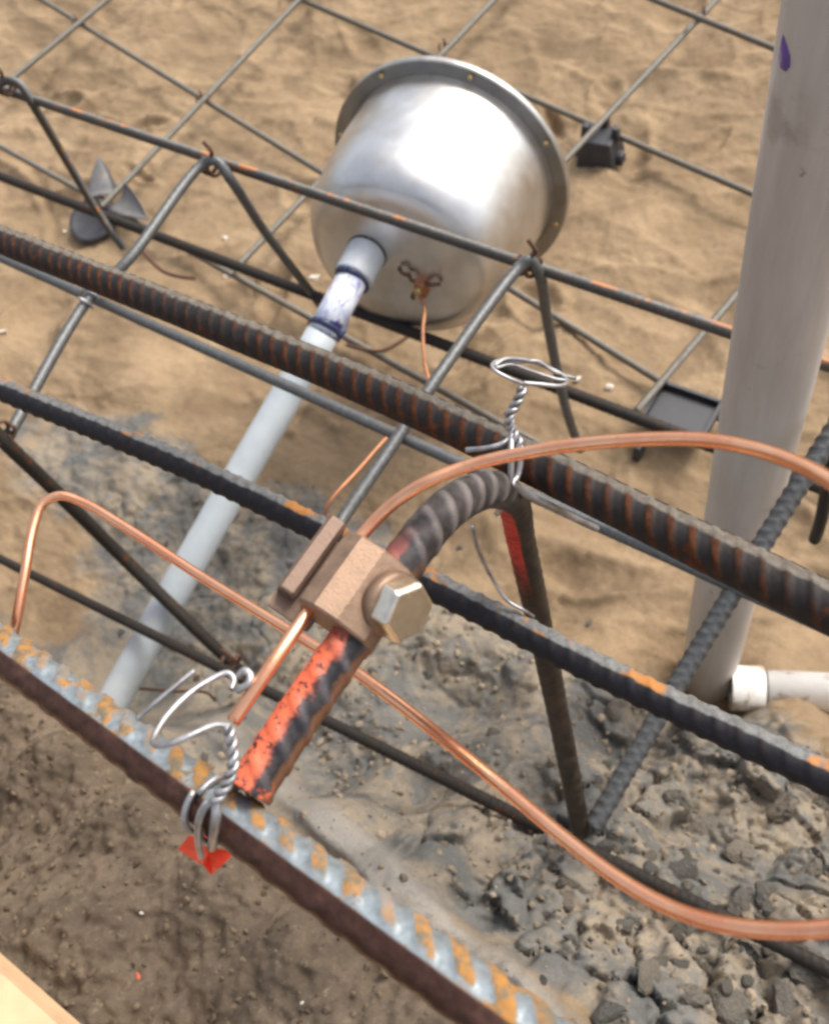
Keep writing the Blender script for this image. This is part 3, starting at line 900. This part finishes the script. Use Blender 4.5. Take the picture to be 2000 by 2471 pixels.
# ------------------------------------------------------------------ stainless light niche
nax = nrm(RW @ np.array([.385, -.775, .50]))
nc = Dp(950, 646, 1.02)
niche = empty('light_niche', nc)
tag(niche, 'stainless steel pool light niche shaped like a bucket, back towards the viewer', 'light niche')
prof = [(0, .0001), (0, .052), (.0012, .074), (.005, .0895), (.011, .0960), (.020, .1030), (.034, .1085), (.060, .1130), (.100, .1162), (.137, .1172), (.142, .1190), (.1455, .1205),
        (.1465, .1205), (.1465, .1145), (.138, .1140), (.06, .1105), (.02, .100), (.008, .080), (.004, .0001)]
prof = [(a * 1.07, r * 1.015) for a, r in prof]
V, F = lathe(prof, nc, nax, 96)
make('shell', V, F, M['steel'], niche)
fl = [(.1420, .1180), (.1420, .1340), (.1405, .1347), (.1405, .1362), (.1485, .1364), (.1495, .1354), (.1495, .1180)]
fl = [(a * 1.07, r * 1.005 if r > .125 else r * 1.03) for a, r in fl]
V, F = lathe(fl, nc, nax, 96, True)
make('flange', V, F, M['steel_flange'], niche, True)
flange_ = niche.children[-1]
md = flange_.modifiers.new('edge', 'EDGE_SPLIT'); md.split_angle = math.radians(35)
nu = nrm(np.array([0, 0, 1.0]) - nax * nax[2]); nv = np.cross(nax, nu)
for k in range(8):
    a = k * math.pi / 4 + .30
    c = nc + nax * .1514 + .1295 * (math.cos(a) * nu + math.sin(a) * nv)
    V, F = lathe([(-.0040, .0001), (-.0040, .0018), (-.0030, .0026), (.0005, .0026)], c, nax, 10)
    make('screw', V, F, M['brass_screw'], sub(flange_) if k == 0 else flange_)
hub = Dp(890, 602, 1.02); hub = hub - nax * nax.dot(hub - nc)
V, F = lathe([(.001, .0216), (-.001, .0216), (-.0018, .0208), (-.004, .016), (.001, .016)], hub, nax, 36)
make('gasket', V, F, M['rubber'], niche)
lug = Dp(1016, 690, 1.02); lug = lug - nax * nax.dot(lug - nc)
lx = nrm(np.cross(nax, np.array([0, 0, 1.0]))); 
if lx.dot(_r) < 0: lx = -lx
lz = np.cross(lx, nax); 
if lz[2] < 0: lz = -lz
V, F = extrude_poly([(-.007, -.009), (.006, -.011), (.007, .006), (-.005, .008)], lug, lx, lz, -nax, -.001, .010)
lug_ = make('bonding_lug', V, F, M['copper_dull'], niche, False)
V, F = lathe([(0, .0001), (0, .0045), (-.005, .0045), (-.006, .003), (-.006, .0001)], lug - nax * .009, nax, 6)
make('lug_screw', V, F, M['brass_screw'], sub(lug_), False)
mb = MB()
for a, b in (((-.012, .012), (-.022, .019)), ((.006, .006), (.022, .007)), ((-.004, .004), (-.012, .013)), ((-.007, -.008), (-.012, -.020))):
    mb.add(*sweep(spline([lug + lx * a[0] + lz * a[1] - nax * .004, lug + lx * (a[0] + b[0]) / 2 + lz * ((a[1] + b[1]) / 2 + .002) - nax * .008, lug + lx * b[0] + lz * b[1] - nax * .003], 6), .0022, 8))
mb.build('lug_strap', M['tie_rust'], lug_)
mb = MB()
pts = [lug - nax * .012 - lz * .004, Dp(1024, 745, 1.0), Dp(1020, 800, .985), Dp(1024, 870, .96), Dp(1034, 935, .94), Dp(1010, 985, .92), Dp(930, 1060, .90), Dp(868, 1130, .885), Dp(792, 1218, .87), Dp(782, 1262, .88), Dp(815, 1330, .93), Dp(870, 1400, 1.01)]
mb.add(*sweep(spline(pts, 10), .0018, 10))
tag(mb.build('copper_wire', M['copper_dull']), 'thin copper wire hanging from the lug on the niche back', 'wire')

# ------------------------------------------------------------------ conduit from the niche to the ground
pe = Dp(778, 806, .985); pb = P(190, 1845, .93)
cdir = nrm(pe - hub)
con = empty('conduit', pb)
tag(con, 'grey plastic conduit sloping from the niche down into the sand, white and blue-primed at top', 'conduit')
V, F = sweep(resample(np.array([hub - cdir * .002, hub + cdir * .034]), .003)[0], .0206, 32)
coup_ = make('coupling', V, F, M['coupling'], con)
V, F = sweep(np.array([hub + cdir * .030, pe]), .0162, 32)
primed_ = make('primed_pipe', V, F, M['primer'], con)
sub(primed_)
def glue(c, ax, R, r, sag=0.0, seed=0):
    Q = ring_path(c, ax, R, 0, 2 * math.pi, 40)[:-1]
    rs = np.random.RandomState(seed)
    w = r * (1 + .45 * np.sin(np.linspace(0, 2 * math.pi, 39) * 2 + seed) + .2 * rs.rand(39))
    Q2 = np.vstack([Q, Q[:1]])
    return sweep(Q2, np.append(w, w[0]), 8, ax)
make('glue_ring', *glue(hub + cdir * .036, cdir, .0170, .0024, seed=1), M['bluegum'], coup_)
make('glue_ring', *glue(pe - cdir * .004, cdir, .0168, .0026, seed=2), M['bluegum'], primed_)
q = pe - cdir * .0045; side_ = nrm(np.cross(cdir, to_cam)); side_ = side_ if side_.dot(_r) > 0 else -side_
V, F = sweep(spline([q + side_ * .0158 + to_cam * .004, q + side_ * .0176 - cdir * .006, q + side_ * .0166 - cdir * .016, q + side_ * .0150 - cdir * .026], 6), np.linspace(.0034, .0008, 19), 8)
make('primer_run', V, F, M['bluegum'], primed_)
cpath = np.array([pe, pe + (pb - pe) * .5 + np.array([0, 0, .004]), pb])
V, F = sweep(resample(spline(cpath, 10), .02)[0], .0164, 32)
make('lower_pipe', V, F, M['conduit'], con)

# ------------------------------------------------------------------ tall plastic post and white pipe
pp = P(1702, 1650, 1.03)
ptop = P(2034, 60, .28)
ptop = np.array([ptop[0], ptop[1], ptop[2]])
pdir = nrm(np.array([pp[0] * .5 + ptop[0] * .5, pp[1] * .5 + ptop[1] * .5, 1.2]) - pp)
pdir = nrm(ptop - pp)
post = empty('plastic_post', pp)
tag(post, 'tall grey weathered plastic pipe standing upright at right with a purple mark', 'pipe')
p0 = pp - pdir * .06; p1 = pp + pdir * 1.15
V, F = [], []
Rw, th_ = .0268, .0025
V, F = lathe([(0, Rw), (1.21, Rw), (1.21, Rw - th_), (0, Rw - th_)], p0, pdir, 56, True)
pipe = make('pipe_wall', V, F, M['post'], post)
md = pipe.modifiers.new('edge', 'EDGE_SPLIT'); md.split_angle = math.radians(40)
def on_post(px, py, lift=.0006):
    r = nrm(ray(px, py)); best = None
    ts = np.linspace(.2, 1.4, 6000)
    q = CAM + ts[:, None] * r
    w = q - pp
    d = np.linalg.norm(w - (w @ pdir)[:, None] * pdir, axis=1)
    k = int(np.argmax(d < Rw)) if (d < Rw).any() else int(d.argmin())
    qq = q[k]; axp = pp + pdir * (qq - pp).dot(pdir)
    return axp, nrm(qq - axp)
outline = [(1890, 82), (1898, 108), (1906, 135), (1906, 160), (1896, 173), (1884, 165), (1880, 140), (1884, 110)]
cx_ = sum(o[0] for o in outline) / 8; cy_ = sum(o[1] for o in outline) / 8
V = []
for sc, lift in ((1.0, .0002), (.85, .0009), (.0, .0011)):
    for (x, y) in outline:
        a_, n_ = on_post(cx_ + (x - cx_) * sc, cy_ + (y - cy_) * sc)
        V.append(a_ + n_ * (Rw + lift))
F = [(i * 8 + j, i * 8 + (j + 1) % 8, (i + 1) * 8 + (j + 1) % 8, (i + 1) * 8 + j) for i in range(2) for j in range(8)]
make('primer_mark', V, F, M['purple'], post)

w0, w1 = P(1772, 1660, .985), P(2010, 1672, .985)
wd = nrm(w1 - w0)
wp = empty('white_pipe', w0)
tag(wp, 'white plastic pipe with collar lying muddy on the sand at the right edge', 'pipe')
V, F = lathe([(-.004, .017), (-.004, .0225), (.026, .0232), (.0275, .0222), (.0275, .017)], w0, wd, 40, True)
o = make('collar', V, F, M['white_pvc'], wp); md = o.modifiers.new('edge', 'EDGE_SPLIT'); md.split_angle = math.radians(40)
V, F = sweep(np.array([w0 + wd * .01, w1 + wd * .5]), .0198, 36)
make('pipe_wall', V, F, M['white_pvc'], wp)
make('glue_ring', *sweep(ring_path(w0 + wd * .0285, wd, .0196, n=40), .0012, 8), M['rubber'], wp)

# ------------------------------------------------------------------ spacers under the floor mesh
def spacer_black(c, s, yaw):
    t = empty('bar_spacer', c)
    ca, sa = math.cos(yaw), math.sin(yaw)
    ax, ay, az = np.array([ca, sa, 0]), np.array([-sa, ca, 0]), np.array([0, 0, 1.0])
    def frus(w0, d0, w1, d1, z0, z1, off=(0, 0)):
        V = []
        for (w, d, z) in ((w0, d0, z0), (w1, d1, z1)):
            for sx, sy in ((-1, -1), (1, -1), (1, 1), (-1, 1)):
                V.append(c + s * (ax * (off[0] + sx * w / 2) + ay * (off[1] + sy * d / 2) + az * z))
        F = [(0, 1, 5, 4), (1, 2, 6, 5), (2, 3, 7, 6), (3, 0, 4, 7), (3, 2, 1, 0), (4, 5, 6, 7)]
        return V, F
    return t, frus
c = on_ground(1448, 372)
t, fr = spacer_black(c, 1.0, .15)
tag(t, 'black plastic spacer holding up the floor mesh right of the niche rim', 'spacer', 'floor mesh spacers')
def bev(o, w=.002):
    m_ = o.modifiers.new('bevel', 'BEVEL'); m_.width = w; m_.segments = 2
    return o
bev(make('base', *fr(.058, .056, .044, .042, -.01, .034), M['plastic'], t, False))
for ox, oy in ((-.022, 0), (.022, .004), (0, .022)):
    bev(make('prong', *fr(.012, .014, .009, .011, .028, .047, (ox, oy)), M['plastic'], t, False), .0015)
bev(make('foot', *fr(.075, .020, .07, .016, -.01, .006), M['plastic'], t, False))

c = on_ground(1640, 1040)
t, fr = spacer_black(c, 1.0, .05)
tag(t, 'grey-topped black plastic tray spacer beside the foot of the post', 'spacer', 'floor mesh spacers')
bev(make('base', *fr(.040, .030, .030, .024, -.012, .018), M['plastic'], t, False))
bev(make('tray', *fr(.070, .052, .078, .058, .018, .034), M['plastic'], t, False))
bev(make('tray_floor', *fr(.066, .046, .066, .046, .0341, .0355), M['plastic'], t, False), .0005)
for ox, oy, w, d in ((-.0365, 0, .004, .058), (.0365, 0, .004, .058), (0, -.0275, .074, .004), (0, .0275, .074, .004)):
    make('tray_rim', *fr(w, d, w, d, .0335, .044, (ox, oy)), M['plastic'], t, False)
bev(make('hook', *fr(.010, .020, .008, .016, -.012, .02, (-.03, -.05)), M['plastic'], t, False), .0015)

c = on_ground(238, 545)
t, fr = spacer_black(c, 1.0, 0)
tag(t, 'plastic spacer with round dark foot and two grey wings at upper left', 'spacer', 'floor mesh spacers')
tilt = nrm(np.array([.10, -.25, 1.0]))
V, F = lathe([(-.012, .022), (-.004, .034), (.004, .0395), (.011, .041), (.014, .0395), (.012, .034), (.008, .022), (.007, .0001)], c + np.array([0, 0, .006]), tilt, 40)
make('foot', V, F, M['plastic'], t)
def wing(tip, b0, b1, bulge, thick=.003):
    """a curved leaf-shaped fin between two base points and a tip"""
    tip, b0, b1 = (np.asarray(q, float) for q in (tip, b0, b1))
    nn = nrm(np.cross(b1 - b0, tip - b0))
    rows, cols = 9, 7
    V, F = [], []
    for side in (0, 1):
        for i in range(rows):
            f = i / (rows - 1)
            wdt = (1 - f ** 1.6)
            mid = (b0 + b1) / 2 * (1 - f) + tip * f
            for j in range(cols):
                g = j / (cols - 1) - .5
                V.append(mid + (b1 - b0) * g * max(wdt, .04) + nn * (bulge * (1 - (2 * g) ** 2) * wdt + thick * (side - .5)))
    nn_ = rows * cols
    for i in range(rows - 1):
        for j in range(cols - 1):
            a = i * cols + j
            F.append((a, a + 1, a + cols + 1, a + cols))
            F.append((nn_ + a, nn_ + a + cols, nn_ + a + cols + 1, nn_ + a + 1))
    for i in range(rows - 1):
        for j in (0, cols - 1):
            a = i * cols + j; F.append((a, a + cols, nn_ + a + cols, nn_ + a))
    for j in range(cols - 1):
        F.append((j, j + 1, nn_ + j + 1, nn_ + j)); a = (rows - 1) * cols + j; F.append((a, a + 1, nn_ + a + 1, nn_ + a))
    return V, F
make('wing', *wing(P(240, 378, .955), P(212, 480, .985), P(285, 468, .985), .006), M['plastic_grey'], t)
make('wing', *wing(P(358, 528, .965), P(258, 505, .985), P(300, 440, .965), .010), M['plastic_grey'], t)

# ------------------------------------------------------------------ tie wires
# over the hook of the painted bar and the heavy bar
mb = MB()
loopc = np.array([Dp(1192, 884, .356), Dp(1215, 868, .358), Dp(1262, 868, .362), Dp(1315, 884, .366), Dp(1358, 906, .367), Dp(1368, 922, .364), Dp(1352, 931, .360), Dp(1300, 927, .357), Dp(1262, 924, .356)])
mb.add(*sweep(spline(loopc, 8), .0008, 8))
mb.add(*sweep(spline([Dp(1196, 888, .354), Dp(1232, 880, .357), Dp(1284, 896, .361), Dp(1340, 914, .363), Dp(1366, 918, .364)], 8), .0006, 7))
lo2 = np.array([Dp(1262, 926, .355), Dp(1222, 910, .352), Dp(1194, 894, .352), Dp(1187, 880, .355), Dp(1204, 870, .358), Dp(1250, 874, .362), Dp(1296, 872, .364), Dp(1335, 896, .366), Dp(1388, 914, .369)])
mb.add(*sweep(spline(lo2, 8), .0007, 8))
stem = spline([Dp(1262, 934, .356), Dp(1248, 970, .357), Dp(1228, 1004, .358), Dp(1232, 1036, .362)], 10)
helix_pair(mb, stem, .00105, .0011, .0065)
helix_pair(mb, spline([Dp(1236, 1036, .362), Dp(1248, 1062, .360), Dp(1252, 1092, .362)], 8), .00105, .0011, .0065)
mb.add(*sweep(spline([Dp(1234, 1040, .362), Dp(1233, 1090, .358), Dp(1232, 1150, .360), Dp(1220, 1205, .366), Dp(1198, 1240, .378)], 10), .00115, 8))
mb.add(*sweep(spline([Dp(1250, 1060, .362), Dp(1256, 1100, .363), Dp(1248, 1150, .364), Dp(1232, 1168, .362)], 10), .0011, 8))
mb.add(*sweep(spline([Dp(1236, 1052, .362), Dp(1212, 1070, .361), Dp(1180, 1080, .362), Dp(1124, 1086, .366)], 10), .0010, 8))
mb.add(*sweep(spline([Dp(1232, 1166, .362), Dp(1275, 1195, .372), Dp(1330, 1222, .385), Dp(1400, 1258, .40), Dp(1440, 1276, .41)], 10), .0014, 8))
tag(mb.build('tie_wire', M['tie']), 'silver twisted tie wire with flat loop binding the hooked bar to the thickest bar', 'tie wire')
mb = MB()
mb.add(*sweep(spline([Dp(1138, 1270, .40), Dp(1155, 1330, .42), Dp(1190, 1400, .44), Dp(1225, 1450, .445), Dp(1262, 1472, .445), Dp(1286, 1488, .46)], 10), .0009, 8))
tag(mb.build('tie_wire', M['tie']), 'fine silver wire drooping behind the hook onto the red-painted leg', 'tie wire')

# round the foreground bar
mb = MB()
def dd(x, y, d): return Dp(x, y, d)
loop = [dd(555, 1752, .272), dd(520, 1750, .270), dd(470, 1770, .266), dd(420, 1792, .265), dd(378, 1798, .267), dd(370, 1786, .270), dd(400, 1732, .276), dd(450, 1680, .282), dd(500, 1645, .286), dd(550, 1624, .288), dd(565, 1640, .287), dd(558, 1664, .285)]
mb.add(*sweep(spline(loop, 10), .00095, 8))
mb.add(*sweep(spline([dd(575, 1632, .289), dd(590, 1618, .288), dd(604, 1628, .287), dd(600, 1648, .286), dd(572, 1668, .286)], 8), .0011, 8))
mb.add(*sweep(spline([dd(330, 1736, .284), dd(370, 1700, .285), dd(430, 1650, .287), dd(470, 1618, .289)], 8), .0007, 7))
helix_pair(mb, spline([dd(552, 1752, .272), dd(560, 1795, .271), dd(562, 1850, .271), dd(548, 1890, .272), dd(520, 1935, .273)], 10), .00095, .0010, .0062)
barax = nrm(near_b - near_a)
bc = near_a + barax * (Dp(508, 1962, .29) - near_a).dot(barax)
for dxx in (-.0035, .0025):
    mb.add(*sweep(ring_path(bc + barax * dxx, barax, .0094, .0, 2 * math.pi, 36, .002), .00110, 8))
mb.add(*sweep(spline([dd(520, 1932, .274), dd(498, 1948, .275), dd(480, 1985, .278), dd(478, 2030, .284), dd(486, 2068, .291)], 10), .0010, 8))
mb.add(*sweep(spline([dd(522, 1932, .274), dd(522, 1960, .274), dd(518, 2000, .277), dd(512, 2044, .288)], 10), .0015, 8))
tag(mb.build('tie_wire', M['tie']), 'silver twisted tie wire with open loop round the foreground bar', 'tie wire')

# ties at the crossings of bars
def knot(name, c, axis, R, r, label, mat, turns=1.8, group='small ties at bar crossings', tail=.02):
    mb = MB()
    mb.add(*sweep(ring_path(np.asarray(c), axis, R, 0, 2 * math.pi * turns, int(26 * turns), R * 1.6), r, 7))
    q = ring_path(np.asarray(c), axis, R, 0, 1, 3)[0]
    up = nrm(q - np.asarray(c))
    mb.add(*sweep(spline([q, q + up * tail * .5 + np.asarray(axis) * tail * .4, q + up * tail + np.asarray(axis) * tail * .1], 6), r, 7))
    tag(mb.build(name, mat), label, 'tie wire', group)
XA, YA = np.array([1.0, 0, 0]), np.array([0, 1.0, 0])
knot('tie_wire', P(14, 208, .598), XA, .0085, .0020, 'rusty knot on the spotted bar at the far left edge', M['tie_rust'])
knot('tie_wire', P(512, 400, .595), XA, .0085, .0020, 'rusty knot where the left grey stirrup crosses the spotted bar', M['tie_rust'])
knot('tie_wire', P(1275, 640, .595), XA, .0085, .0020, 'rusty knot on the spotted bar at the niche lower right', M['tie_rust'])
knot('tie_wire', P(212, 722, .60), YA, .0085, .0012, 'pale tie where the left stirrup meets the slim smooth bar', M['tie'], 1.3)
knot('tie_wire', P(2, 1042, .59), XA, .009, .0018, 'orange-brown knot on the left edge atop the dark leg bar', M['tie_rust'])
knot('tie_wire', P(563, 1603, .87), XA, .010, .0018, 'dark knot at the foot of the slanting leg bar', M['tie_rust'], 1.5, tail=.03)
knot('tie_wire', P(187, 56, .978), XA, .0075, .0016, 'tiny knot at the mesh crossing nearest the top left corner', M['tie_rust'], 1.3, tail=.01)
knot('tie_wire', P(487, 240, .978), XA, .0075, .0016, 'tiny knot at the mesh crossing left of the niche rim', M['tie_rust'], 1.3, tail=.01)
knot('tie_wire', P(1071, 116, .978), XA, .0075, .0016, 'tiny knot at the mesh crossing just above the niche rim', M['tie_rust'], 1.3, tail=.01)
knot('tie_wire', P(1692, 42, .955), XA, .0075, .0016, 'tiny knot at the mesh crossing at the top right', M['tie_rust'], 1.3, tail=.01)

# red ribbon scrap under the foreground bar
pts = [(440, 2046), (470, 2008), (498, 2006), (508, 2040), (536, 2046), (560, 2050), (520, 2088), (508, 2098), (492, 2078), (470, 2066)]
deps = [.3120, .3010, .3110, .3030, .2990, .3110, .3000, .3070, .2995, .3100]
cen = Dp(502, 2056, .2985)
V = [Dp(500 + (x - 500) * 1.18, 2050 + (y - 2046) * 1.18, d) for (x, y), d in zip(pts, deps)] + [cen]
n_ = nrm(CAM - cen)
V2 = [v - n_ * .0006 for v in V]
F = [(i, (i + 1) % 10, 10) for i in range(10)] + [(11 + (i + 1) % 10, 11 + i, 21) for i in range(10)] + [(i, 11 + i, 11 + (i + 1) % 10, (i + 1) % 10) for i in range(10)]
tag(make('tape_scrap', V + V2, F, M['ribbon'], None, False), 'bright red crumpled tape scrap under the foreground bar at the tie', 'tape')

# pale board at the lower left corner
ba0, ba1 = P(-60, 2292, .600), P(170, 2498, .600)
bd = nrm(ba1 - ba0); bs = np.cross(bd, np.array([0, 0, 1.0]))
if (P(0, 2471, .615) - ba0).dot(bs) < 0: bs = -bs
V, F = extrude_poly([(0, 0), (.14, 0), (.14, -.038), (0, -.038)], ba0, bs, np.array([0, 0, 1.0]), bd, -.6, .9)
tag(make('form_board', V, F, M['wood'], None, False), 'pale wooden board at the bottom left corner of the ground', 'board')

# pale pebbles and a flake of paint
for x, y, r in ((1392, 916, .0075), (1470, 938, .008), (8, 806, .009), (545, 575, .007), (545, 668, .007), (760, 672, .010), (180, 700, .006), (345, 2205, .0022), (752, 1330, .007), (160, 562, .006), (1010, 1180, .005), (730, 2420, .0015)):
    o = put_clod(on_ground(x, y), r, .25, 'pebble')
    me2 = o.data.copy(); me2.materials.clear(); me2.materials.append(M['pebble']); o.data = me2
o = put_clod(on_ground(336, 2358), .0032, .2, 'paint_flake')
me2 = o.data.copy(); me2.materials.clear(); me2.materials.append(M['flake']); o.data = me2
